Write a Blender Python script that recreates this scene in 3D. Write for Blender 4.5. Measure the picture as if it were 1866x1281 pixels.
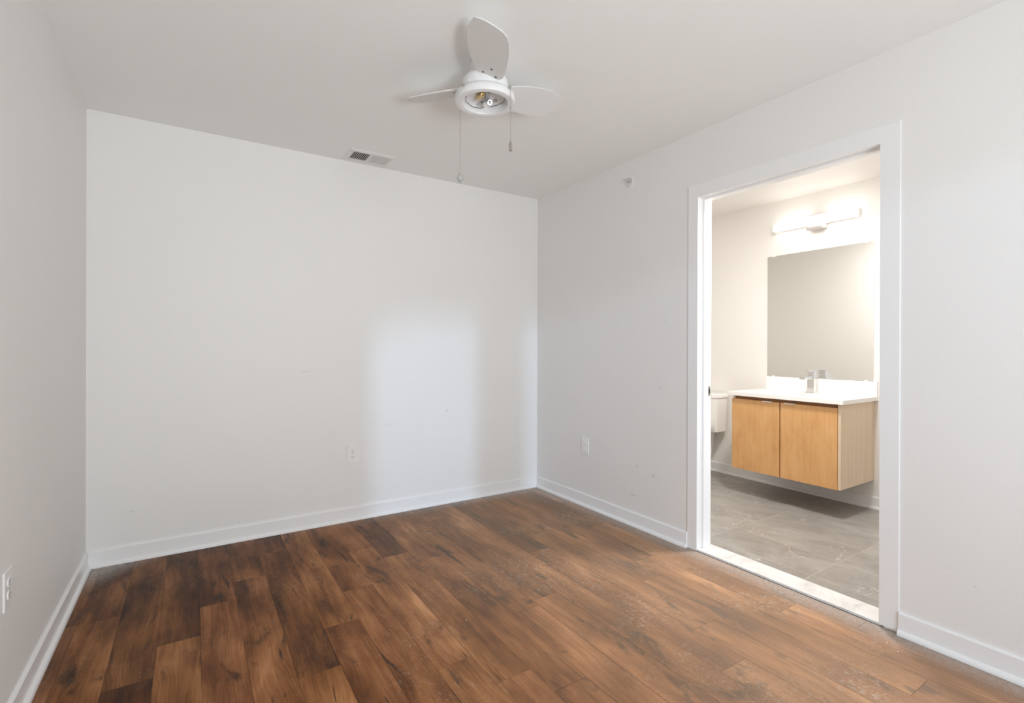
import bpy, bmesh, math, random
from mathutils import Vector, Matrix
random.seed(7)
PI = math.pi
for o in list(bpy.data.objects): bpy.data.objects.remove(o)
S = bpy.context.scene
COL = S.collection

# ------------------------------------------------------------------ camera
HC = 1.18336                       # eye height
YAW, PIT, ROL, FPX = 0.56987, -0.00153, 0.00307, 902.788
fw = Vector((math.sin(YAW)*math.cos(PIT), math.cos(YAW)*math.cos(PIT), math.sin(PIT)))
rt = Vector((math.cos(YAW), -math.sin(YAW), 0)); up = rt.cross(fw)
r2 = rt*math.cos(ROL) + up*math.sin(ROL); u2 = -rt*math.sin(ROL) + up*math.cos(ROL)
cd = bpy.data.cameras.new('camera'); cam = bpy.data.objects.new('camera', cd); COL.objects.link(cam)
M = Matrix((r2, u2, -fw)).transposed().to_4x4(); M.translation = Vector((0, 0, HC)); cam.matrix_world = M
cd.sensor_width = 36; cd.lens = 36*FPX/1866; cd.shift_x = 4.28/1866; cd.shift_y = -6.59/1866; cd.clip_start = .05
S.camera = cam

# ------------------------------------------------------------------ room measures (metres)
XL, XR, YB, YF, H = -0.4735, 2.4724, 3.4226, -1.9, 2.44
XP = 2.597                         # bathroom side of the partition
XB = 4.235                         # mirror wall
BY0, BY1 = 0.30, 3.50              # bathroom extent
DY0, DY1, DZ = 0.925, 1.835, 2.058 # door opening
WX0, WX1, WZ0, WZ1 = -0.1, 1.8, 0.12, 2.3   # window in the wall behind the viewer

# ------------------------------------------------------------------ world, daylight, exposure
S.view_settings.view_transform = 'Standard'; S.view_settings.look = 'None'
S.view_settings.gamma = 1; S.view_settings.use_curve_mapping = False
S.view_settings.exposure = 0.05
w = bpy.data.worlds.new('sky'); S.world = w; w.use_nodes = True
bg = w.node_tree.nodes['Background']; bg.inputs[0].default_value = (.80, .90, 1.0, 1); bg.inputs[1].default_value = 1.0
S.cycles.max_bounces = 14; S.cycles.diffuse_bounces = 10; S.cycles.glossy_bounces = 5
S.cycles.use_denoising = True
S.cycles.sample_clamp_indirect = 6

def area(name, loc, target, sx, sy, power, col, spread=PI):
    l = bpy.data.lights.new(name, 'AREA'); l.shape = 'RECTANGLE'; l.size = sx; l.size_y = sy
    l.energy = power; l.color = col; l.spread = spread
    o = bpy.data.objects.new(name, l); COL.objects.link(o); o.location = loc
    o.rotation_euler = (Vector(target) - Vector(loc)).to_track_quat('-Z', 'Y').to_euler()
    return o
# daylight arriving through the window behind the viewer
area('sky_light', (.9, YF-.7, 1.3), (.9, 2, 1.15), 2.0, 2.3, 25, (.87, .94, 1.0))
# added fill lamp behind the viewer, aimed up and forward for even brightness
area('added_fill', (.60, -1.7, .80), (.65, 1.3, 2.44), .7, .7, 40, (.90, .96, 1.0), math.radians(135))
# small bluish lamp added outside to throw the band on the back wall
area('band_lamp', (-1.48, -9.0, 3.34), (1.6, 3.4, .6), .2, .4, 17, (.50, .72, 1.0), math.radians(40))
# unseen ceiling lamp added to brighten the bathroom and spill through the doorway
area('bath_fill', (3.02, 1.55, H-.03), (3.02, 1.55, 0), .24, .24, 34, (1.0, .97, .935))

# ------------------------------------------------------------------ node helpers
def mat(name, col=(.8,.8,.8), rough=.5, metal=0., spec=.5):
    m = bpy.data.materials.new(name); m.use_nodes = True
    b = m.node_tree.nodes['Principled BSDF']
    b.inputs['Base Color'].default_value = (*col, 1); b.inputs['Roughness'].default_value = rough
    b.inputs['Metallic'].default_value = metal; b.inputs['Specular IOR Level'].default_value = spec
    return m
class NT:
    def __init__(s, m): s.t = m.node_tree; s.b = s.t.nodes['Principled BSDF']
    def n(s, typ, **kw):
        x = s.t.nodes.new(typ)
        for k, v in kw.items():
            if k.startswith('i_'):
                x.inputs[k[2:].replace('_', ' ')].default_value = v
            else: setattr(x, k, v)
        return x
    def l(s, a, b): s.t.links.new(a, b)
    def put(s, v, sock):
        if isinstance(v, (int, float, tuple)): sock.default_value = v
        else: s.l(v, sock)
    def m(s, op, a, b=0., c=None, clamp=False):
        x = s.t.nodes.new('ShaderNodeMath'); x.operation = op; x.use_clamp = clamp
        s.put(a, x.inputs[0]); s.put(b, x.inputs[1])
        if c is not None: s.put(c, x.inputs[2])
        return x.outputs[0]
    def xyz(s, v):
        x = s.t.nodes.new('ShaderNodeSeparateXYZ'); s.l(v, x.inputs[0]); return x.outputs
    def vec(s, x, y, z):
        c = s.t.nodes.new('ShaderNodeCombineXYZ'); s.put(x, c.inputs[0]); s.put(y, c.inputs[1]); s.put(z, c.inputs[2]); return c.outputs[0]
    def noise(s, v, scale=1., detail=4., rough=.55, dist=0.):
        x = s.t.nodes.new('ShaderNodeTexNoise'); s.l(v, x.inputs['Vector'])
        x.inputs['Scale'].default_value = scale; x.inputs['Detail'].default_value = detail
        x.inputs['Roughness'].default_value = rough; x.inputs['Distortion'].default_value = dist
        return x.outputs['Fac']
    def ramp(s, v, pts, smooth=False):
        x = s.t.nodes.new('ShaderNodeValToRGB'); s.l(v, x.inputs[0]); e = x.color_ramp.elements
        while len(e) < len(pts): e.new(.5)
        for i, (p, c) in enumerate(pts):
            e[i].position = p; e[i].color = (*c, 1) if len(c) == 3 else c
        if smooth: x.color_ramp.interpolation = 'EASE'
        return x.outputs[0]
    def ss(s, v, a, b):
        x = s.t.nodes.new('ShaderNodeMapRange'); x.interpolation_type = 'SMOOTHSTEP'; s.put(v, x.inputs[0])
        x.inputs[1].default_value = a; x.inputs[2].default_value = b; return x.outputs[0]
    def mix(s, f, a, b, mode='MIX'):
        x = s.t.nodes.new('ShaderNodeMix'); x.data_type = 'RGBA'; x.blend_type = mode
        s.put(f, x.inputs[0]); s.put(a if not isinstance(a, tuple) else (*a[:3], 1), x.inputs[6]); s.put(b if not isinstance(b, tuple) else (*b[:3], 1), x.inputs[7]); return x.outputs[2]
    def bump(s, h, st=.1, d=.002):
        x = s.t.nodes.new('ShaderNodeBump'); s.l(h, x.inputs['Height']); x.inputs['Strength'].default_value = st; x.inputs['Distance'].default_value = d
        s.l(x.outputs[0], s.b.inputs['Normal'])
    def pos(s): return s.t.nodes.new('ShaderNodeNewGeometry').outputs['Position']
    def obj(s): return s.t.nodes.new('ShaderNodeTexCoord').outputs['Object']

# painted plaster: faint roller texture and blotches, a few real scuffs
def paint(name, col, marks=(), axis=0, rough=.55, blotch=.018):
    m = mat(name, col, rough); t = NT(m); p = t.pos()
    n = t.noise(p, 1.3, 3, .5)
    c = t.mix(n, tuple(max(0, v-blotch) for v in col), tuple(min(1, v+blotch) for v in col))
    if marks:
        X, Y, Z = t.xyz(p); A = Y if axis == 0 else X
        tot = None
        wob = t.m('MULTIPLY', t.m('SUBTRACT', t.noise(p, 60, 3), .5), 1.6)
        for (a, z, ra, rz, s) in marks:
            d = t.m('SQRT', t.m('ADD', t.m('POWER', t.m('DIVIDE', t.m('SUBTRACT', A, a), ra), 2), t.m('POWER', t.m('DIVIDE', t.m('SUBTRACT', Z, z), rz), 2)))
            f = t.m('MULTIPLY', t.m('SUBTRACT', 1, t.ss(t.m('ADD', d, wob), .2, 1.2)), s)
            tot = f if tot is None else t.m('MAXIMUM', tot, f)
        c = t.mix(tot, c, (.42, .41, .38))
    t.l(c, t.b.inputs['Base Color'])
    t.bump(t.noise(p, 260, 2, .6), .05, .001)
    return m
WALLC = (.80, .79, .775)
m_right = paint('wall_paint_right', WALLC, [(2.30,.40,.018,.010,.3),(2.11,.93,.012,.006,.35),(2.20,.62,.006,.004,.5),(2.33,.20,.03,.004,.5),(2.16,.37,.02,.012,.4),(2.06,1.35,.01,.006,.3),(.62,.29,.006,.006,.2),(.70,.33,.01,.003,.2)], 0)
m_back = paint('wall_paint_back', WALLC, [(1.63,.70,.008,.012,.5),(1.60,.86,.012,.006,.3),(1.2,.63,.05,.004,.25),(.62,1.02,.04,.006,.2),(-.28,.27,.02,.004,.4),(2.1,.55,.008,.006,.3),(1.35,.93,.02,.004,.2)], 1)
m_wall = paint('wall_paint', WALLC)
m_ceil = paint('ceiling_paint', (.855, .855, .84), rough=.8, blotch=.01)
m_bath = paint('bath_paint', (.83, .81, .78), rough=.5, blotch=.006)
m_trim = mat('trim_gloss_white', (.84, .84, .84), .28)
m_dark = mat('dark_gap', (.03, .025, .02), .8)
m_fan = mat('white_enamel', (.78, .78, .78), .35)
m_plastic = mat('white_plastic', (.82, .82, .81), .35)
m_chrome = mat('chrome', (.78, .78, .78), .12, 1.0)
m_steel = mat('brushed_steel', (.55, .54, .52), .35, 1.0)
m_brass = mat('brass', (.62, .47, .25), .28, 1.0)
m_darkmetal = mat('dark_screw', (.12, .115, .11), .45, .6)
m_porc = mat('porcelain', (.88, .87, .86), .12)
m_quartz = mat('white_quartz', (.88, .87, .85), .2)

# ------------------------------------------------------------------ mesh helpers
def nb(): return bmesh.new()
def box(bm, a, b, bev=0., seg=2):
    x0, y0, z0 = a; x1, y1, z1 = b
    v = [bm.verts.new(p) for p in ((x0,y0,z0),(x1,y0,z0),(x1,y1,z0),(x0,y1,z0),(x0,y0,z1),(x1,y0,z1),(x1,y1,z1),(x0,y1,z1))]
    fs = [bm.faces.new([v[i] for i in q]) for q in ((3,2,1,0),(4,5,6,7),(0,1,5,4),(1,2,6,5),(2,3,7,6),(3,0,4,7))]
    if bev > 0:
        es = list({e for f in fs for e in f.edges})
        bmesh.ops.bevel(bm, geom=es, offset=bev, segments=seg, affect='EDGES', profile=.5)
    return v
def lathe(bm, prof, c, n=48, axis=(0,0,1), caps=False):
    ax = Vector(axis).normalized(); q = ax.to_track_quat('Z', 'Y'); rings = []
    for (r, h) in prof:
        if r < 1e-6: rings.append([bm.verts.new(Vector(c) + q @ Vector((0, 0, h)))])
        else: rings.append([bm.verts.new(Vector(c) + q @ Vector((r*math.cos(2*PI*i/n), r*math.sin(2*PI*i/n), h))) for i in range(n)])
    for A, B in zip(rings, rings[1:]):
        if len(A) == 1 and len(B) == 1: continue
        for i in range(n):
            j = (i+1) % n
            if len(A) == 1: f = bm.faces.new((A[0], B[i], B[j]))
            elif len(B) == 1: f = bm.faces.new((A[i], A[j], B[0]))
            else: f = bm.faces.new((A[i], A[j], B[j], B[i]))
            f.smooth = True
    if caps:
        for R in (rings[0], rings[-1]):
            if len(R) > 2: bm.faces.new(R)
def tube(bm, pts, r, n=8):
    pts = [Vector(p) for p in pts]; rings = []
    for i, p in enumerate(pts):
        d = (pts[min(i+1, len(pts)-1)] - pts[max(i-1, 0)]).normalized(); q = d.to_track_quat('Z', 'Y')
        rr = r[i] if isinstance(r, (list, tuple)) else r
        rings.append([bm.verts.new(p + q @ Vector((rr*math.cos(2*PI*k/n), rr*math.sin(2*PI*k/n), 0))) for k in range(n)])
    for A, B in zip(rings, rings[1:]):
        for k in range(n):
            f = bm.faces.new((A[k], A[(k+1)%n], B[(k+1)%n], B[k])); f.smooth = True
    bm.faces.new(rings[0]); bm.faces.new(rings[-1])
def extrude_poly(bm, base, off, smooth=False):
    """closed prism between loop base (list of Vectors) and the same loop moved by off"""
    A = [bm.verts.new(p) for p in base]; B = [bm.verts.new(Vector(p) + Vector(off)) for p in base]; n = len(A)
    bm.faces.new(A); bm.faces.new(B)
    for i in range(n):
        f = bm.faces.new((A[i], A[(i+1)%n], B[(i+1)%n], B[i])); f.smooth = smooth
def obj(name, bm, m, parent=None, sharp=math.radians(40)):
    bmesh.ops.recalc_face_normals(bm, faces=bm.faces[:])
    off = parent_off(parent)
    if off.length: bmesh.ops.translate(bm, verts=bm.verts[:], vec=-off)
    me = bpy.data.meshes.new(name); bm.to_mesh(me); bm.free()
    o = bpy.data.objects.new(name, me); COL.objects.link(o)
    if m: me.materials.append(m)
    if parent: o.parent = parent
    if any(p.use_smooth for p in me.polygons):
        me.set_sharp_from_angle(angle=sharp)
    return o
def parent_off(p):
    v = Vector((0, 0, 0))
    while p: v += p.location; p = p.parent
    return v
def tag(o, label, cat, group=None, kind=None):
    o['label'] = label; o['category'] = cat
    if group: o['group'] = group
    if kind: o['kind'] = kind
    return o
def thing(name, label, cat, loc, group=None):
    o = bpy.data.objects.new(name, None); COL.objects.link(o); o.location = loc; o.empty_display_size = .1
    return tag(o, label, cat, group)
def struct(name, bm, m, label, cat, parent=None):
    o = obj(name, bm, m, parent)
    if parent is None: tag(o, label, cat, kind='structure')
    return o
def bx(a, b, bev=0.):
    bm = nb(); box(bm, a, b, bev); return bm

# ------------------------------------------------------------------ wood plank floor (real planks with hairline gaps)
m_floor = mat('hickory_planks', rough=.42, spec=.08); t = NT(m_floor)
att = t.n('ShaderNodeAttribute', attribute_name='plank'); A = t.xyz(att.outputs['Vector'])   # tone, seed, hue
p = t.pos(); X, Y, Z = t.xyz(p); seed = t.m('MULTIPLY', A[1], 37.)
wv = t.noise(t.vec(t.m('MULTIPLY', X, 5), t.m('MULTIPLY', Y, 1.6), seed), 1, 3, .5)
xs = t.m('ADD', X, t.m('MULTIPLY', t.m('SUBTRACT', wv, .5), .11))
fine = t.noise(t.vec(t.m('MULTIPLY', xs, 170), t.m('MULTIPLY', Y, 7), seed), 1, 4, .65)
grain = t.noise(t.vec(t.m('MULTIPLY', xs, 38), t.m('MULTIPLY', Y, 1.7), seed), 1, 5, .6)
rings = t.n('ShaderNodeTexWave', wave_type='BANDS', bands_direction='X')
t.l(t.vec(t.m('MULTIPLY', xs, 1), t.m('MULTIPLY', Y, .05), seed), rings.inputs['Vector'])
rings.inputs['Scale'].default_value = 26; rings.inputs['Distortion'].default_value = 5; rings.inputs['Detail'].default_value = 2; rings.inputs['Detail Scale'].default_value = 1.2
broad = t.noise(t.vec(t.m('MULTIPLY', X, 7), t.m('MULTIPLY', Y, 2.2), t.m('ADD', seed, 11)), 1, 3, .55)
knot = t.noise(t.vec(t.m('MULTIPLY', X, 9), t.m('MULTIPLY', Y, 3.3), t.m('ADD', seed, 5)), 1, 4, .6, .6)
crack = t.noise(t.vec(t.m('MULTIPLY', xs, 46), t.m('MULTIPLY', Y, 2.6), t.m('ADD', seed, 3)), 1, 3, .5, .4)
v = t.m('ADD', t.m('MULTIPLY', t.m('SUBTRACT', grain, .5), .62), t.m('MULTIPLY', t.m('SUBTRACT', fine, .5), .36))
v = t.m('ADD', v, t.m('MULTIPLY', t.m('SUBTRACT', rings.outputs['Fac'], .5), .05))
v = t.m('ADD', v, t.m('MULTIPLY', t.m('SUBTRACT', broad, .5), 1.4))
v = t.m('ADD', v, t.m('MULTIPLY', t.m('SUBTRACT', A[0], .5), .75))
v = t.m('ADD', v, .52, clamp=True)
base = t.ramp(v, [(0., (.045, .018, .007)), (.28, (.105, .040, .014)), (.52, (.205, .083, .028)), (.78, (.34, .152, .057)), (1., (.52, .265, .115))])
base = t.mix(A[2], base, t.mix(1., base, (.86, .80, .86), 'MULTIPLY'))
kf = t.ss(knot, .565, .70)
base = t.mix(t.m('MULTIPLY', kf, .82), base, (.030, .018, .013))
base = t.mix(t.m('MULTIPLY', t.ss(crack, .675, .72), .8), base, (.022, .012, .009))
# dusty fine speckle, footprints-like patches; doorway light and wall-edge halo painted into the colour
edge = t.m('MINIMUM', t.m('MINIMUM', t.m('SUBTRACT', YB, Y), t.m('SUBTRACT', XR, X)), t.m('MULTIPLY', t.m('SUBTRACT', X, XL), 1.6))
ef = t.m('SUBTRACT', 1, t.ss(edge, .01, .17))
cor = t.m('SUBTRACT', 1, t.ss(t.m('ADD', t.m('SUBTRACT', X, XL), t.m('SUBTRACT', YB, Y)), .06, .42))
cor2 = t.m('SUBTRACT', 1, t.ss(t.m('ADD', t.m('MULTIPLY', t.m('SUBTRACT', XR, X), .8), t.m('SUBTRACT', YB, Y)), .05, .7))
d1 = t.ss(t.noise(p, 2.1, 4, .6), .40, .72)
d2 = t.ss(t.noise(p, 48, 5, .78, .8), .47, .72)
d3 = t.ss(t.noise(p, 210, 2, .7), .50, .78)
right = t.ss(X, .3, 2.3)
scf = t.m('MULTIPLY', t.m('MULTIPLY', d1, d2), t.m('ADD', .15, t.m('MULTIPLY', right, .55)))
dust_doorlight = t.m('ADD', 0., t.m('MULTIPLY', d3, t.m('ADD', .02, t.m('MULTIPLY', right, .14))))
dust_doorlight = t.m('ADD', dust_doorlight, t.m('MULTIPLY', t.ss(X, .5, 2.0), .30), clamp=True)  # doorway light spill painted into the colour, paler towards the right
base = t.mix(t.m('MULTIPLY', dust_doorlight, .8), base, (.74, .56, .41))
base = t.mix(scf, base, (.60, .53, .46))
ed = t.m('ADD', t.m('MULTIPLY', ef, t.m('ADD', .08, t.m('MULTIPLY', right, .70))), t.m('ADD', t.m('MULTIPLY', cor, 1.1), t.m('MULTIPLY', cor2, .45)), clamp=True)  # dusty edge and corner band, with a pale halo painted into it
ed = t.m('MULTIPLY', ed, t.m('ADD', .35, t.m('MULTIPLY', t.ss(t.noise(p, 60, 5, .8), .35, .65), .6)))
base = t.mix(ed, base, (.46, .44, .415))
# plaster crumbs
vor = t.n('ShaderNodeTexVoronoi', feature='F1'); vor.inputs['Scale'].default_value = 9; t.l(p, vor.inputs['Vector'])
cr = t.m('SUBTRACT', 1, t.ss(vor.outputs['Distance'], .018, .030))
base = t.mix(t.m('MULTIPLY', cr, t.ss(t.noise(p, 3.7, 2), .52, .6)), base, (.75, .73, .70))
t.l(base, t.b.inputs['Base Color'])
t.l(t.m('ADD', .36, t.m('MULTIPLY', dust_doorlight, .5)), t.b.inputs['Roughness'])
t.bump(t.m('ADD', t.m('MULTIPLY', fine, .5), grain), .12, .001)

PW = .1455; X0 = .03 - 4*PW
joints = {0:[2.75,1.516], 1:[2.75,1.516], 2:[2.17], 3:[2.386], 4:[2.641], 5:[2.834], 6:[3.12,1.886], 7:[2.165], 8:[2.443], 9:[2.9,1.67], 10:[2.72,1.49],
          11:[2.58,1.347], 12:[1.837], 13:[3.12,1.888], 14:[2.162], 15:[2.337,1.103], 16:[2.578,1.331], 17:[2.98,1.745], 18:[1.93,.68], 19:[2.458,1.212], 20:[2.2,.97]}
tones = {0:[.35,.45,.5], 1:[.30,.48,.5], 2:[.36,.30,.3], 3:[.16,.56,.5], 4:[.30,.58,.5], 5:[.38,.50,.5], 6:[.26,.22,.72], 7:[.60,.56,.7], 8:[.50,.55,.5], 9:[.55,.62,.6],
         10:[.25,.45,.6], 11:[.60,.45,.6], 12:[.42,.62,.5], 13:[.45,.38,.70], 14:[.66,.52,.6], 15:[.30,.62,.7], 16:[.55,.5,.68], 17:[.42,.66,.6], 18:[.5,.64,.66], 19:[.35,.62,.7], 20:[.6,.6,.6]}
bm = nb(); lay = bm.faces.layers.float_vector.new('plank')
rnd = random.Random(3)
G = .0005
def plank(x0, x1, y0, y1, tone):
    if y1 - y0 < .005 or x1 - x0 < .002: return
    vs = [bm.verts.new(q) for q in ((x0+G,y0+G,0),(x1-G,y0+G,0),(x1-G,y1-G,0),(x0+G,y1-G,0))]
    f = bm.faces.new(vs); f[lay] = (tone, rnd.random(), rnd.random())
i = 0
while X0 + i*PW < XR:
    a, b = max(XL, X0+i*PW), min(XR+.012, X0+(i+1)*PW)
    if b > XL:
        js = sorted([j for j in joints.get(i, [2.0]) if j < YB], reverse=True)
        k = js[-1]
        while k - 1.234 > YF: k -= 1.234; js.append(k)
        ys = [YB] + js + [YF]; tn = tones.get(i, [.5, .5])
        for q in range(len(ys)-1):
            plank(a, b, ys[q+1], ys[q], tn[q] if q < len(tn) else rnd.uniform(.25, .75))
    i += 1
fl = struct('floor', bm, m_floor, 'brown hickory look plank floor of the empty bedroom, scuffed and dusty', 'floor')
struct('subfloor', bx((XL-.1, YF-.1, -.06), (XP, YB+.1, -.0015)), m_dark, 'dark subfloor showing only in the hairline gaps between floor planks', 'floor')

# ------------------------------------------------------------------ walls, ceiling
T = .12
struct('wall_left', bx((XL-T, YF-T, -.05), (XL, YB+T, H+.05)), m_wall, 'plain white wall at the left edge of the room', 'wall')
struct('wall_back', bx((XL, YB, -.05), (XR, YB+T, H+.05)), m_back, 'white wall facing the viewer, between the two corners', 'wall')
bm = nb()
box(bm, (XR, YF-T, -.05), (XP, DY0-.015, H+.05)); box(bm, (XR, DY1+.015, -.05), (XP, YB+T, H+.05)); box(bm, (XR, DY0-.015, DZ+.015), (XP, DY1+.015, H+.05))
struct('wall_right', bm, m_right, 'white wall on the right with the bathroom doorway in it', 'wall')
bm = nb()
box(bm, (XL, YF-T, -.05), (WX0, YF, H+.05)); box(bm, (WX1, YF-T, -.05), (XR, YF, H+.05))
box(bm, (WX0, YF-T, -.05), (WX1, YF, WZ0)); box(bm, (WX0, YF-T, WZ1), (WX1, YF, H+.05))
struct('wall_front', bm, m_wall, 'white wall behind the viewer holding the window', 'wall')
struct('ceiling', bx((XL-T, YF-T, H), (XP-.06, YB+T, H+.1)), m_ceil, 'flat white bedroom ceiling around the fan', 'ceiling')
# window behind the viewer
bm = nb(); f = .05
box(bm, (WX0, YF-.09, WZ0), (WX0+f, YF-.02, WZ1)); box(bm, (WX1-f, YF-.09, WZ0), (WX1, YF-.02, WZ1))
box(bm, (WX0+f, YF-.09, WZ0), (WX1-f, YF-.02, WZ0+f)); box(bm, (WX0+f, YF-.09, WZ1-f), (WX1-f, YF-.02, WZ1))
box(bm, (.44, YF-.09, WZ0+f), (.68, YF-.02, WZ1-f))  # wide mullion, shaped to shade the right end of the back-wall band
struct('window_1', bm, m_trim, 'white framed window behind the viewer', 'window')

# unseen sloped blocker added outside that window, it cuts the daylight on the back wall along a slant
bm = nb(); extrude_poly(bm, [Vector((x, YF-.42, z)) for x, z in ((-.9, 1.84), (1.1, 2.84), (1.1, 3.1), (-.9, 3.1))], (0, .03, 0))
struct('slant_blocker', bm, m_trim, 'added slanting light blocker outside the window behind the viewer', 'light blocker')

# bathroom shell
m_tile = mat('grey_stone_tile', rough=.38); t = NT(m_tile); p = t.pos(); X, Y, Z = t.xyz(p)
tx = t.m('DIVIDE', t.m('SUBTRACT', X, 2.712-.305*4), .305); ty = t.m('DIVIDE', t.m('SUBTRACT', Y, 1.30-.61*4), .615)
ix = t.m('FLOOR', tx); iy = t.m('FLOOR', ty)
gx = t.m('ABSOLUTE', t.m('SUBTRACT', t.m('FRACT', tx), .5)); gy = t.m('ABSOLUTE', t.m('SUBTRACT', t.m('FRACT', ty), .5))
grout = t.m('MAXIMUM', t.ss(gx, .491, .497), t.ss(gy, .4955, .4985))
sd = t.m('ADD', t.m('MULTIPLY', ix, 7.3), t.m('MULTIPLY', iy, 3.1))
pv = t.vec(t.m('ADD', X, t.m('MULTIPLY', sd, .37)), t.m('ADD', Y, t.m('MULTIPLY', sd, .73)), sd)
n1 = t.noise(pv, 2.6, 6, .62, .8); n2 = t.noise(pv, 11, 5, .65)
streak = t.noise(t.vec(t.m('MULTIPLY', t.m('ADD', X, t.m('MULTIPLY', Y, .35)), 9), t.m('MULTIPLY', Y, 2.2), sd), 1, 4, .6, .5)
g = t.m('ADD', t.m('MULTIPLY', n1, .45), t.m('ADD', t.m('MULTIPLY', n2, .2), t.m('MULTIPLY', streak, .35)))
tc = t.ramp(g, [(.30, (.22, .203, .185)), (.5, (.33, .31, .285)), (.68, (.44, .42, .39))])
vn = t.m('ABSOLUTE', t.m('SUBTRACT', t.noise(pv, 2.9, 3, .5, 1.4), .5))
vein = t.m('MULTIPLY', t.m('SUBTRACT', 1, t.ss(vn, .0015, .008)), t.ss(t.noise(pv, 1.9, 2), .50, .62))
tc = t.mix(t.m('MULTIPLY', vein, .75), tc, (.62, .60, .56))
tc = t.mix(t.m('MULTIPLY', grout, .7), tc, (.50, .48, .45))
ds = t.m('MULTIPLY', t.ss(t.noise(p, 34, 5, .8), .5, .75), t.m('SUBTRACT', 1, t.ss(X, 2.6, 3.3)))
tc = t.mix(t.m('MULTIPLY', ds, .4), tc, (.55, .53, .50))
t.l(tc, t.b.inputs['Base Color'])
struct('floor_bathroom', bx((XP-.0, BY0-.1, -.06), (XB+.1, BY1+.1, 0)), m_tile, 'grey veined stone tile floor beyond the threshold', 'floor')
struct('wall_bathroom_mirror_side', bx((XB, BY0-T, -.05), (XB+T, BY1+T, H+.05)), m_bath, 'warm white bathroom wall carrying mirror and vanity', 'wall')
struct('wall_bathroom_far', bx((XP, BY1, -.05), (XB, BY1+T, H+.05)), m_bath, 'bathroom end wall beside the toilet', 'wall')
struct('wall_bathroom_near', bx((XP, BY0-T, -.05), (XB, BY0, H+.05)), m_bath, 'bathroom end wall out of sight at the right', 'wall')
struct('ceiling_bathroom', bx((XP-.06, BY0-T, H), (XB+T, BY1+T, H+.1)), m_bath, 'bright bathroom ceiling seen through the doorway', 'ceiling')

# ------------------------------------------------------------------ baseboards with quarter-round shoe
def board(name, p0, p1, inward, label, h=.091):
    """baseboard from p0 to p1 (xy), inward = unit xy vector into the room"""
    p0 = Vector((*p0, 0)); p1 = Vector((*p1, 0)); n = Vector((*inward, 0))
    prof = [(0, 0), (.027, 0), (.0265, .008), (.024, .014), (.019, .019), (.0125, .022), (.012, h-.006), (.009, h-.0015), (.004, h), (0, h)]
    bm = nb(); extrude_poly(bm, [p0 + n*d + Vector((0, 0, .001+z)) for d, z in prof], p1-p0)
    return struct(name, bm, m_trim, label, 'baseboard')
board('baseboard_left', (XL, YF), (XL, YB), (1, 0), 'white baseboard along the left wall')
board('baseboard_back', (XL+.0, YB), (XR, YB), (0, -1), 'white baseboard along the back wall between the corners')
board('baseboard_right_far', (XR, DY1+.063), (XR, YB), (-1, 0), 'white baseboard between the far corner and the doorway')
board('baseboard_right_near', (XR, YF), (XR, DY0-.070), (-1, 0), 'white baseboard to the right of the doorway')
board('baseboard_bathroom', (XB, BY0), (XB, BY1), (-1, 0), 'white baseboard under the floating vanity')
board('baseboard_bathroom_end', (XP, BY1), (XB, BY1), (0, -1), 'white baseboard on the bathroom end wall')

# ------------------------------------------------------------------ doorway: casing, jamb, stop, threshold
CT = .005
bm = nb()
oy0, oy1, oz = .856, 1.899, 2.131
U = [(DY1-.002, .004), (oy1, .004), (oy1, oz), (oy0, oz), (oy0, .006), (DY0+.002, .006), (DY0+.002, DZ-.002), (DY1-.002, DZ-.002)]
extrude_poly(bm, [Vector((XR-CT, y, z)) for y, z in U], (CT, 0, 0))
bmesh.ops.bevel(bm, geom=[e for e in bm.edges if abs(e.verts[0].co.x-(XR-CT)) < 1e-5 and abs(e.verts[1].co.x-(XR-CT)) < 1e-5], offset=.0015, segments=2, affect='EDGES')
struct('trim_1', bm, m_trim, 'flat white casing around the bathroom doorway', 'door casing')
bm = nb(); jt = .015
box(bm, (XR-.003, DY1, .012), (XP+.003, DY1+jt, DZ+jt), .001); box(bm, (XR-.003, DY0-jt, .012), (XP+.003, DY0, DZ+jt), .001)
box(bm, (XR-.003, DY0, DZ), (XP+.003, DY1, DZ+jt), .001)
s0, s1, st = XR+.045, XR+.083, .011
box(bm, (s0, DY1-st, .013), (s1, DY1, DZ), .0015); box(bm, (s0, DY0, .013), (s1, DY0+st, DZ), .0015); box(bm, (s0, DY0+st, DZ-st), (s1, DY1-st, DZ), .0015)
jamb = struct('trim_2', bm, m_trim, 'white door jamb with stop moulding lining the doorway', 'door jamb')
bm = nb(); box(bm, (2.572, DY1-.0022, .898), (2.592, DY1, .956), .0006)
sp = obj('strike_plate', bm, m_steel, jamb); sp['label'] = 'small metal strike plate'
bm = nb(); box(bm, (2.577, DY1-.0030, .912), (2.587, DY1-.0016, .942))
obj('latch_hole', bm, m_dark, sp)
m_thr = mat('white_marble', rough=.35); t = NT(m_thr); p = t.pos()
tn = t.noise(p, 9, 6, .7, .6)
t.l(t.ramp(tn, [(.3, (.60, .58, .56)), (.5, (.78, .765, .745)), (.7, (.84, .83, .81))]), t.b.inputs['Base Color'])
struct('trim_3', bx((XR+.002, DY0-.001, -.004), (XP+.014, DY1+.001, .012), .002), m_thr, 'white marble threshold between plank floor and bathroom tile', 'threshold')
struct('trim_4', bx((XR-.004, DY0-.001, -.0014), (XR+.002, DY1+.001, .0004)), m_dark, 'dark gap between planks and marble threshold', 'floor gap')
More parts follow.
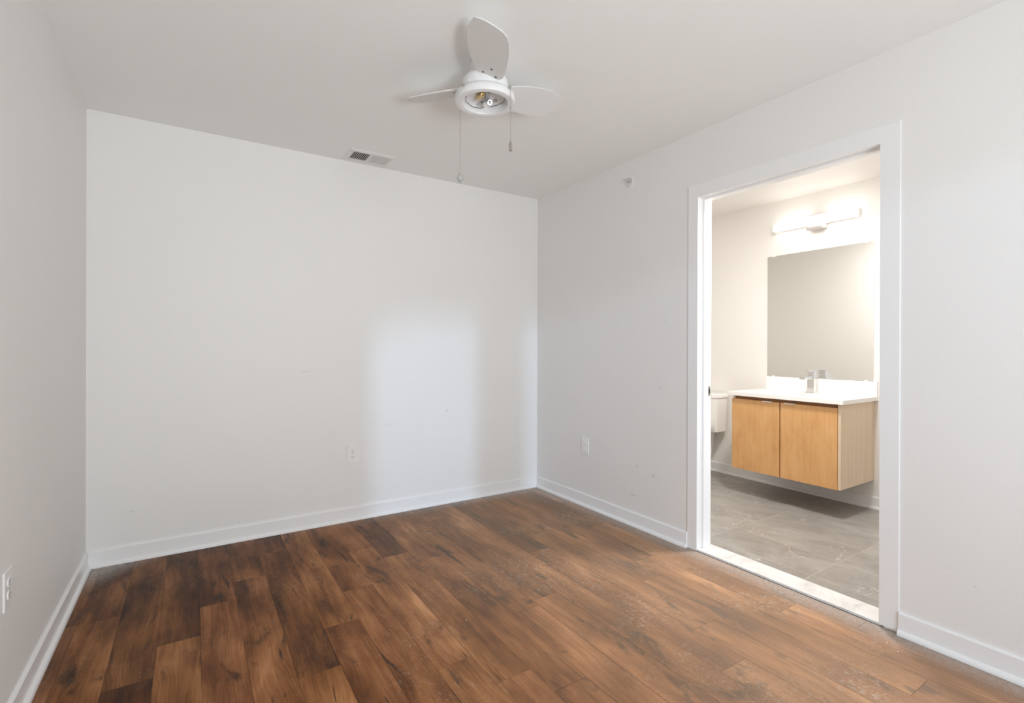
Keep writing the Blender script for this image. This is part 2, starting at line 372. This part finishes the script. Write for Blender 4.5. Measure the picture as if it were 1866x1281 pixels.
# door slab folded back inside the bathroom, only its edge shows
d = struct('door_1', bx((XP+.012, .930, .014), (XP+.80, .965, 2.045), .002), m_trim, 'white bathroom door swung open, seen edge-on at the right jamb', 'door')
bm = nb(); lathe(bm, [(.026, 0), (.026, .006), (.012, .010), (.011, .035), (.024, .045), (.027, .058), (.018, .068), (0, .070)], (XP+.74, .965, .93), 24, (0, 1, 0)); obj('door_knob', bm, m_steel, d)
bm = nb()
for z in (.25, 1.03, 1.83): box(bm, (XP+.004, .927, z-.045), (XP+.013, .933, z+.045))
obj('hinge', bm, m_steel, d)

# ------------------------------------------------------------------ outlets
def outlet(loc, n, label, painted=False, w=.078, h=.119):
    """n = unit normal into the room; local u is horizontal"""
    n = Vector(n); u = Vector((0, 0, 1)).cross(n); z = Vector((0, 0, 1)); C = Vector(loc)
    root = thing('wall_outlet', label, 'outlet', loc, 'wall outlets in the bedroom')
    def blk(bm, cu, cz, wu, wz, d0, d1, bev):
        c0 = C + u*(cu-wu/2) + z*(cz-wz/2) + n*d0; c1 = C + u*(cu+wu/2) + z*(cz+wz/2) + n*d1
        a = [min(c0[i], c1[i]) for i in range(3)]; b = [max(c0[i], c1[i]) for i in range(3)]
        box(bm, a, b, bev)
    bm = nb(); blk(bm, 0, 0, w, h, 0, .006, .0022); obj('cover_plate', bm, m_plastic, root)
    for s in (1, -1):
        bm = nb(); cz = s*.0195
        loop = []
        for k in range(28):
            a = 2*PI*k/28; x = .0172*math.cos(a); y = max(-.0135, min(.0135, .0172*math.sin(a)))
            loop.append(C + u*x + z*(cz+y) + n*.005)
        extrude_poly(bm, loop, n*.0035); r = obj('receptacle', bm, m_plastic, root)
        bm = nb(); sm = m_plastic if painted else m_darkmetal
        blk(bm, -.0063, cz+.003, .0022, .0085, .0080, .0088, 0); blk(bm, .0063, cz+.003, .0022, .0068, .0080, .0088, 0)
        lathe(bm, [(.0027, 0), (.0027, .0008), (0, .0008)], C + z*(cz-.0075) + n*.008, 12, n)
        sl = obj('socket_slots', bm, sm, r)
        if not painted: sl['label'] = 'dark plug slots'
    bm = nb(); lathe(bm, [(.003, 0), (.003, .001), (.002, .0016), (0, .0016)], C + n*.006, 12, n); obj('cover_screw', bm, m_steel if not painted else m_plastic, root)
    return root
outlet((.922, YB, .451), (0, -1, 0), 'white duplex outlet low on the back wall with dark plug slots')
outlet((XR, 2.808, .449), (-1, 0, 0), 'painted-over outlet on the right wall between corner and doorway', True)
outlet((XL, 2.086, .446), (1, 0, 0), 'white duplex outlet on the left wall at the photo edge')
# sidewall sprinkler
C = Vector((XR, 2.368, 2.293)); root = thing('fire_sprinkler', 'small chrome sidewall sprinkler head high on the right wall', 'sprinkler', C)
n = (-1, 0, 0)
bm = nb(); lathe(bm, [(.036, 0), (.036, .002), (.033, .005), (.026, .006), (.023, .002), (.0, .002)], C, 40, n); obj('escutcheon', bm, mat('white_escutcheon', (.74, .74, .73), .3), root)
bm = nb(); lathe(bm, [(.0, .003), (.0125, .003), (.0125, .009), (.007, .011), (.006, .014), (0, .014)], C, 6, n); obj('hex_body', bm, m_chrome, root)
bm = nb()
for s in (1, -1): tube(bm, [C+Vector((-.010, s*.010, 0)), C+Vector((-.015, s*.015, 0)), C+Vector((-.021, s*.012, 0)), C+Vector((-.025, 0, 0))], .0028)
obj('yoke_frame', bm, m_chrome, root)
bm = nb(); tube(bm, [C+Vector((-.012, 0, 0)), C+Vector((-.024, 0, 0))], .004); obj('glass_bulb', bm, mat('dark_red_bulb', (.10, .01, .012), .2), root)['label'] = 'dark red glass bulb'
bm = nb(); box(bm, C+Vector((-.028, -.015, .002)), C+Vector((-.0255, .015, .014)), .0008); box(bm, C+Vector((-.028, -.015, .012)), C+Vector((-.014, .015, .0145)), .0008); obj('deflector', bm, m_chrome, root)

# ------------------------------------------------------------------ ceiling vent
vx0, vx1, vy0, vy1 = .838, 1.134, 3.170, 3.386
ix0, ix1, iy0, iy1 = .868, 1.112, 3.205, 3.343
root = thing('ceiling_vent', 'white ceiling air register with two banks of louvres near the back wall', 'vent', ((vx0+vx1)/2, (vy0+vy1)/2, H))
bm = nb(); zt, zb = H, H-.006
o4 = [(vx0, vy0), (vx1, vy0), (vx1, vy1), (vx0, vy1)]; m4 = [(vx0+.014, vy0+.014), (vx1-.014, vy0+.014), (vx1-.014, vy1-.014), (vx0+.014, vy1-.014)]
i4 = [(ix0, iy0), (ix1, iy0), (ix1, iy1), (ix0, iy1)]
R = [[bm.verts.new((*q, z)) for q in L] for L, z in ((o4, H-.0002), (o4, H-.0015), (m4, H-.009), (i4, H-.009), (i4, H-.0006))]
for A_, B_ in zip(R, R[1:]):
    for k in range(4): bm.faces.new((A_[k], A_[(k+1)%4], B_[(k+1)%4], B_[k]))
m_vent = mat('vent_enamel', (.78, .77, .755), .45)
xm = .985; box(bm, (xm-.006, iy0, H-.009), (xm+.006, iy1, H-.001))
obj('frame', bm, m_vent, root)
bm = nb(); box(bm, (ix0, iy0, H-.0009), (ix1, iy1, H-.0003)); obj('duct_opening', bm, mat('duct_grey', (.10, .095, .09), .7), root)
for (a, b, sgn, nm) in ((ix0, xm-.006, 1, 'left'), (xm+.006, ix1, -1, 'right')):
    bm = nb(); N = 9; pitch = (b-a)/N
    for k in range(N):
        c = a + (k+.5)*pitch; dx = .0042*sgn
        q = [Vector((c-dx-.0008, iy0+.001, H-.0092)), Vector((c-dx+.0008, iy0+.001, H-.0092)), Vector((c+dx+.0008, iy0+.001, H-.0015)), Vector((c+dx-.0008, iy0+.001, H-.0015))]
        extrude_poly(bm, q, (0, iy1-iy0-.002, 0))
    obj('louvre_bank', bm, m_vent, root)
bm = nb()
for k in range(4): box(bm, (ix0, iy0+.02+k*.03, H-.0030), (xm-.006, iy0+.0215+k*.03, H-.0018))
obj('damper', bm, m_steel, root)

# ------------------------------------------------------------------ ceiling fan
FC = Vector((1.0919, 1.9118, 0)); ZR = 2.26
FR = Vector((math.cos(YAW), -math.sin(YAW), 0)); FF = Vector((math.sin(YAW), math.cos(YAW), 0))
fan = thing('ceiling_fan', 'white three-blade ceiling fan with bare light ring and two pull chains', 'ceiling fan', (FC.x, FC.y, H))
bm = nb(); lathe(bm, [(0, H-.0005), (.068, H-.0005), (.070, H-.012), (.066, 2.385), (.066, 2.375)], FC, 56); obj('canopy', bm, m_fan, fan)
bm = nb(); lathe(bm, [(.0, 2.378), (.070, 2.378), (.088, 2.372), (.099, 2.360), (.101, 2.350), (.101, 2.318), (.098, 2.312), (.098, 2.300), (.0, 2.300)], FC, 64); mot = obj('motor_housing', bm, m_fan, fan)
bm = nb(); box(bm, FC+FR*-.1005+Vector((-.002, -.002, 2.303)), FC+FR*-.1005+Vector((.0015, .0015, 2.338))); obj('vent_slot', bm, m_dark, mot)
bm = nb(); lathe(bm, [(.090, 2.306), (.106, 2.305), (.122, 2.301), (.130, 2.293), (.1325, 2.284), (.1325, 2.268), (.130, 2.2615), (.125, 2.2595), (.108, 2.2595), (.100, 2.2625), (.0975, 2.268), (.0985, 2.296), (.090, 2.2985), (0, 2.2985)], FC, 72)
ring = obj('light_ring', bm, m_fan, fan)
# fittings in the light ring
def fp(r, f, z): return FC + FR*r + FF*f + Vector((0, 0, z))
def lampholder(a, b, nm, mm, rad):
    bm = nb(); d = (b-a); L = d.length
    lathe(bm, [(0, 0), (rad, 0), (rad, L*.55), (rad*.82, L*.6), (rad*.82, L), (rad*.55, L), (rad*.5, L*.7), (0, L*.7)], a, 20, d); return obj(nm, bm, mm, fan)
lampholder(fp(-.030, .000, 2.290), fp(-.008, -.055, 2.276), 'lamp_socket', m_brass, .0125)['label'] = 'brass lamp socket'
lampholder(fp(.000, .045, 2.284), fp(.022, -.012, 2.262), 'lamp_socket', m_chrome, .0135)['label'] = 'chrome lamp socket'
bm = nb(); tube(bm, [fp(.012, -.075, 2.288), fp(.008, .02, 2.288)], [.010, .010], 16); obj('wiring_capsule', bm, mat('grey_capsule', (.38, .38, .38), .5), fan)
for (x, y, s) in ((-.06, -.045, .007), (.045, .03, .006), (-.022, .055, .009)):
    bm = nb(); box(bm, fp(x, y, 2.285)-Vector((s, s, 0)), fp(x, y, 2.285)+Vector((s, s, .012)), .001); obj('bracket', bm, m_steel, fan)
for pts in ([(.015, -.06), (.05, -.075), (.075, -.055), (.088, -.02), (.080, .025), (.05, .055), (.02, .06)], [(-.085, -.02), (-.088, .02), (-.06, .06), (-.02, .07), (.01, .05)]):
    bm = nb(); tube(bm, [fp(a, b, 2.279+.004*math.sin(i*1.7)) for i, (a, b) in enumerate(pts)], .0014, 6); obj('wire', bm, m_darkmetal, fan)
for (ang) in (230, 322, 80):
    a = math.radians(ang); dv = FR*math.cos(a) + FF*math.sin(a)
    bm = nb(); lathe(bm, [(0, 0), (.0042, 0), (.0042, .006), (.0065, .007), (.0065, .012), (0, .013)], FC + dv*.130 + Vector((0, 0, 2.290)), 14, dv); obj('thumb_screw', bm, m_steel, ring)
for ang in (165, 20): 
    bm = nb(); a = math.radians(ang); lathe(bm, [(0, 0), (.004, 0), (.004, .004), (0, .005)], fp(.085*math.cos(a), .085*math.sin(a)*-1, 2.285), 12, (0, 0, -1)); obj('mounting_screw', bm, m_darkmetal, ring)
# blades
OUT = [(r_*1.018, w_) for r_, w_ in [(.388,-.118),(.394,-.096),(.396,-.076),(.392,-.040),(.381,-.004),(.366,.016),(.34,.028),(.302,.038),(.263,.046),(.2,.054),(.154,.056),(.121,.055),(.106,.048),(.099,.032),(.095,-.008),(.094,-.046),(.100,-.058),(.114,-.069),(.162,-.097),(.222,-.117),(.26,-.127),(.29,-.132),(.323,-.133),(.36,-.1275),(.377,-.1235)]]
AZ, PT, ZB = math.radians(-109.3), math.radians(-18.5), 2.331
m_blade = mat('blade_white', (.70, .69, .675), .5); m_scr = m_darkmetal
for k in range(3):
    a = AZ + k*2*PI/3; co = math.radians(.6)
    d = Vector((math.cos(a)*math.cos(co), math.sin(a)*math.cos(co), math.sin(co))); tt = Vector((-math.sin(a), math.cos(a), 0))
    u = tt.cross(d); u = -u if u.z < 0 else u
    wv_ = tt*math.cos(PT) + u*math.sin(PT); nn = d.cross(wv_); nn = -nn if nn.z < 0 else nn
    O = FC + Vector((0, 0, ZB)); P = lambda r, w_, h=0.: O + d*r + wv_*w_ + nn*h
    bm = nb(); extrude_poly(bm, [P(r, w_) for r, w_ in OUT], nn*.0055)
    bmesh.ops.bevel(bm, geom=[e for e in bm.edges if abs((e.verts[0].co-e.verts[1].co).normalized().dot(nn)) < .5], offset=.0012, segments=2, affect='EDGES')
    bl = obj('blade', bm, m_blade, fan)
    for (r, w_) in ((.108, -.031), (.150, -.001), (.112, .026)):
        bm = nb(); lathe(bm, [(.0, -.0022), (.0035, -.0018), (.0052, 0), (.0052, .001), (0, .001)], P(r, w_), 14, nn); obj('blade_screw', bm, m_scr, bl)
    bm = nb()
    arm = [P(.175, -.015, .0058), P(.165, .020, .0058), P(.13, .040, .0058), P(.10, .036, .0058), P(.070, .018, .0058), P(.070, -.018, .0058), P(.10, -.042, .0058), P(.13, -.040, .0058)]
    extrude_poly(bm, arm, nn*.004); obj('blade_arm', bm, m_fan, fan)
# pull chains
m_cry = mat('crystal_knob', (.62, .62, .60), .1); m_cry.node_tree.nodes['Principled BSDF'].inputs['Transmission Weight'].default_value = .45
def chain(x, f_, z0, z1, kind):
    c = fp(x, f_, 0); bm = nb(); tube(bm, [c+Vector((0, 0, z0)), c+Vector((0, 0, z1))], .0009, 6)
    z = z0 - .003
    while z > z1:
        bmesh.ops.create_icosphere(bm, subdivisions=1, radius=.0016, matrix=Matrix.Translation(c+Vector((0, 0, z)))); z -= .0042
    lathe(bm, [(0, -.006), (.0024, -.004), (.0024, .004), (0, .006)], c+Vector((0, 0, z0-(z0-z1)*.40)), 10)
    ch = obj('pull_chain', bm, m_steel, fan); bm = nb(); e = c+Vector((0, 0, z1))
    if kind == 0:
        lathe(bm, [(0, .004), (.004, .002), (.004, -.004), (.010, -.006), (.0150, -.012), (.0160, -.022), (.0125, -.031), (.006, -.036), (.005, -.041), (0, -.042)], e, 9)
        for f in bm.faces: f.smooth = False
        obj('chain_knob', bm, m_cry, ch)['label'] = 'faceted clear knob'
    else:
        lathe(bm, [(0, .003), (.003, .001), (.003, -.004), (.006, -.010), (.0085, -.018), (.0045, -.024), (.0075, -.028), (.0075, -.040), (.004, -.043), (0, -.043)], e, 16)
        obj('chain_knob', bm, m_steel, ch)['label'] = 'small metal bell knob'
chain(-.1165, .065, 2.30, 1.975, 0)
chain(.1135, -.080, 2.300, 2.063, 1)

# ------------------------------------------------------------------ bathroom: vanity
m_door = mat('maple_door', rough=.38); t = NT(m_door); p = t.pos(); X, Y, Z = t.xyz(p)
g1 = t.noise(t.vec(X, t.m('MULTIPLY', Y, 60), t.m('MULTIPLY', Z, 3)), 1, 4, .6)
g2 = t.noise(t.vec(X, t.m('MULTIPLY', Y, 9), t.m('MULTIPLY', Z, 5)), 1, 4, .6, .5)
gg = t.m('ADD', t.m('MULTIPLY', g1, .4), t.m('MULTIPLY', g2, .6))
t.l(t.ramp(gg, [(.3, (.56, .29, .11)), (.5, (.66, .365, .15)), (.72, (.73, .44, .20))]), t.b.inputs['Base Color'])
m_side = mat('pale_maple_panel', rough=.4); t = NT(m_side); p = t.pos(); X, Y, Z = t.xyz(p)
g1 = t.noise(t.vec(t.m('MULTIPLY', X, 48), Y, t.m('MULTIPLY', Z, 1.5)), 1, 4, .6)
t.l(t.ramp(g1, [(.3, (.69, .54, .38)), (.5, (.74, .59, .43)), (.7, (.77, .63, .47))]), t.b.inputs['Base Color'])
m_pull = mat('satin_pull', (.82, .76, .70), .4, .2)
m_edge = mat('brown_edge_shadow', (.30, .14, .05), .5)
VY0, VY1, VX, VZ0, VZ1 = 1.623, 2.431, 3.718, .212, .799
van = thing('bathroom_vanity', 'floating maple vanity cabinet with two flat doors under the mirror', 'cabinet', (4.0, 2.027, VZ0))
for q in ((VX+.004, VY0, VY0+.018), (VX+.022, VY1-.018, VY1)):
    bm = nb(); box(bm, (q[0], q[1], VZ0), (XB, q[2], VZ1), .0006); obj('side_panel', bm, m_side, van)['label'] = 'pale maple end panel'
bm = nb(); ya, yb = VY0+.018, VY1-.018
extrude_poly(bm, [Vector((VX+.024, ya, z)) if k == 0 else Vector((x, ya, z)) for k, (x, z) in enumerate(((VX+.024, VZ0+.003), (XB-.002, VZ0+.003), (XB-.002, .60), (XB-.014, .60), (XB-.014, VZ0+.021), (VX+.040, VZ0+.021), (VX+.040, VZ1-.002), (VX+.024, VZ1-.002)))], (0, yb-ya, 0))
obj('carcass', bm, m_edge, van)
for (a, b, hy) in ((1.643, 2.0335, (1.922, 2.004)), (2.0425, 2.4285, (2.095, 2.172))):
    bm = nb(); box(bm, (VX, a, .2095), (VX+.019, b, .772), .0012); dr = obj('cabinet_door', bm, m_door, van); dr['label'] = 'honey maple flat door'
    bm = nb(); box(bm, (VX-.006, hy[0], .7715), (VX+.014, hy[1], .7738), .0008); box(bm, (VX-.0065, hy[0], .766), (VX-.0045, hy[1], .7738), .0006); obj('edge_pull', bm, m_pull, dr)
# countertop with sink cut-out
cx0, cx1, cy0, cy1, cz0, cz1 = 3.690, XB, 1.598, 2.458, .800, .828
ct = thing('vanity_countertop', 'white quartz vanity top with backsplash and undermount sink', 'countertop', (3.96, 2.03, cz0))
bm = nb(); sc = Vector((3.935, 2.025)); sx, sy = .148, .225; N = 64
def rr(k, hx, hy, e=5.):
    a = 2*PI*(k+.5)/N; c_, s_ = math.cos(a), math.sin(a)
    return Vector((sc.x + hx*math.copysign(abs(c_)**(2/e), c_), sc.y + hy*math.copysign(abs(s_)**(2/e), s_)))
def outer(k):
    q = rr(k, 1, 1, 5.)-sc; f = 1e9
    if q.x > 0: f = min(f, (cx1-sc.x)/q.x)
    if q.x < 0: f = min(f, (cx0-sc.x)/q.x)
    if q.y > 0: f = min(f, (cy1-sc.y)/q.y)
    if q.y < 0: f = min(f, (cy0-sc.y)/q.y)
    return sc + q*f
ot = [outer(k) for k in range(N)]
for cxy in ((cx0, cy0), (cx0, cy1), (cx1, cy0), (cx1, cy1)):
    j = min(range(N), key=lambda k: (ot[k]-Vector(cxy)).length); ot[j] = Vector(cxy)
L = [[bm.verts.new((q.x, q.y, z)) for q in pts] for pts, z in ((ot, cz0), (ot, cz1), ([rr(k, sx, sy) for k in range(N)], cz1), ([rr(k, sx, sy) for k in range(N)], cz0))]
for a_, b_ in ((0, 1), (1, 2), (2, 3), (3, 0)):
    for k in range(N): bm.faces.new((L[a_][k], L[a_][(k+1)%N], L[b_][(k+1)%N], L[b_][k]))
obj('counter_slab', bm, m_quartz, ct)
bm = nb(); box(bm, (XB-.019, cy0+.002, cz1), (XB, cy1-.026, .938), .001); obj('backsplash', bm, m_quartz, ct)
bm = nb(); rings = []
for (k1, z) in ((1.08, cz0+.0), (1.0, cz0-.001), (.97, cz0-.03), (.93, cz0-.09), (.80, cz0-.125), (.4, cz0-.132), (.08, cz0-.135)):
    rings.append([bm.verts.new((*rr(k, sx*k1, sy*k1, 4.), z)) for k in range(N)])
for a_, b_ in zip(rings, rings[1:]):
    for k in range(N): bm.faces.new((a_[k], a_[(k+1)%N], b_[(k+1)%N], b_[k])).smooth = True
bm.faces.new(rings[-1]); obj('sink_basin', bm, m_porc, ct)
# faucet
fa = thing('bathroom_faucet', 'square chrome single-lever faucet on the white vanity top', 'faucet', (4.13, 2.013, cz1))
bm = nb(); box(bm, (4.113, 1.988, cz1), (4.158, 2.038, .965), .0015); box(bm, (4.106, 1.981, cz1), (4.165, 2.045, cz1+.005), .001); obj('faucet_body', bm, m_chrome, fa)
bm = nb(); box(bm, (3.985, 1.992, .940), (4.113, 2.034, .962), .002); box(bm, (3.992, 2.000, .936), (4.014, 2.026, .9405), .001); obj('spout', bm, m_chrome, fa)
bm = nb(); box(bm, (4.113, 1.988, .969), (4.158, 2.038, 1.000), .0015); box(bm, (4.035, 1.990, 1.000), (4.158, 2.036, 1.006), .0015); obj('lever_handle', bm, m_chrome, fa)
# mirror
mi = thing('wall_mirror', 'frameless rectangular wall mirror held by clips above the vanity', 'mirror', (XB, 2.027, .94))
m_mir = mat('mirror_silver', (.93, .935, .92), .015, 1.0)
bm = nb(); box(bm, (XB-.009, 1.628, .940), (XB-.003, 2.427, 1.975), .0008); obj('mirror_glass', bm, m_mir, mi)
for (y, z, s) in ((1.672, 1.975, 1), (2.372, 1.975, 1), (1.672, .940, -1), (2.372, .940, -1)):
    bm = nb(); box(bm, (XB-.013, y-.011, z-.008), (XB-.001, y+.011, z+.006), .002); obj('mirror_clip', bm, m_plastic, mi)
# vanity light bar
vl = thing('vanity_light', 'lit white LED bar light mounted above the bathroom mirror', 'wall light', (XB, 2.017, 2.19))
m_em = mat('lit_diffuser', (1, 1, 1), .4); b_ = m_em.node_tree.nodes['Principled BSDF']; b_.inputs['Emission Color'].default_value = (1, .965, .92, 1); b_.inputs['Emission Strength'].default_value = 4.5
bm = nb(); box(bm, (4.150, 1.705, 2.168), (4.200, 2.335, 2.222), .012, 4); obj('diffuser', bm, m_em, vl)
for q in (1.693, 2.334):
    bm = nb(); box(bm, (4.147, q, 2.166), (4.204, q+.0125, 2.224), .004); obj('end_cap', bm, m_plastic, vl)
bm = nb(); box(bm, (4.200, 1.715, 2.172), (4.212, 2.325, 2.218), .002); obj('back_channel', bm, m_plastic, vl)
bm = nb(); box(bm, (4.200, 1.945, 2.135), (XB, 2.075, 2.255), .004); box(bm, (4.146, 1.948, 2.128), (4.205, 2.070, 2.150), .004); box(bm, (4.170, 1.948, 2.240), (4.205, 2.070, 2.250), .003); obj('mounting_bracket', bm, mat('satin_bracket', (.62, .58, .56), .45, .3), vl)
# toilet beside the vanity
to = thing('toilet', 'white toilet tank and bowl beyond the vanity, cut off by the door jamb', 'toilet', (3.9, 2.99, 0))
ty = 2.99
def slab(bm, cx, cy, hx, hy, z, e=6., n=40): 
    return [bm.verts.new((cx + hx*math.copysign(abs(math.cos(2*PI*k/n))**(2/e), math.cos(2*PI*k/n)), cy + hy*math.copysign(abs(math.sin(2*PI*k/n))**(2/e), math.sin(2*PI*k/n)), z)) for k in range(n)]
def loft(name, secs, m, par, e=6.):
    bm = nb(); R_ = [slab(bm, *s, e=e) for s in secs]; n = len(R_[0])
    for a_, b_ in zip(R_, R_[1:]):
        for k in range(n): bm.faces.new((a_[k], a_[(k+1)%n], b_[(k+1)%n], b_[k])).smooth = True
    bm.faces.new(R_[0]); bm.faces.new(R_[-1]); return obj(name, bm, m, par)
loft('tank', [(4.125, ty, .082, .186, .402), (4.125, ty, .088, .194, .410), (4.122, ty, .092, .203, .60), (4.120, ty, .095, .208, .722)], m_porc, to, 7)
loft('tank_lid', [(4.118, ty, .098, .212, .722), (4.118, ty, .103, .218, .726), (4.118, ty, .103, .218, .752), (4.118, ty, .098, .213, .758)], m_porc, to, 7)
loft('bowl', [(3.93, ty, .21, .105, .004), (3.93, ty, .205, .10, .03), (3.90, ty, .19, .095, .15), (3.85, ty, .24, .15, .30), (3.82, ty, .27, .185, .385), (3.82, ty, .27, .188, .40)], m_porc, to, 2.6)
loft('neck', [(4.06, ty, .10, .08, .15), (4.07, ty, .11, .10, .36), (4.10, ty, .10, .11, .403)], m_porc, to, 5)
loft('seat', [(3.82, ty, .268, .188, .401), (3.82, ty, .272, .192, .408), (3.82, ty, .27, .19, .438), (3.82, ty, .25, .175, .444)], m_plastic, to, 2.4)
bm = nb(); tube(bm, [(4.020, ty+.15, .69), (4.008, ty+.15, .69), (4.004, ty+.11, .688), (4.004, ty+.085, .686)], .006); obj('flush_lever', bm, m_chrome, to)
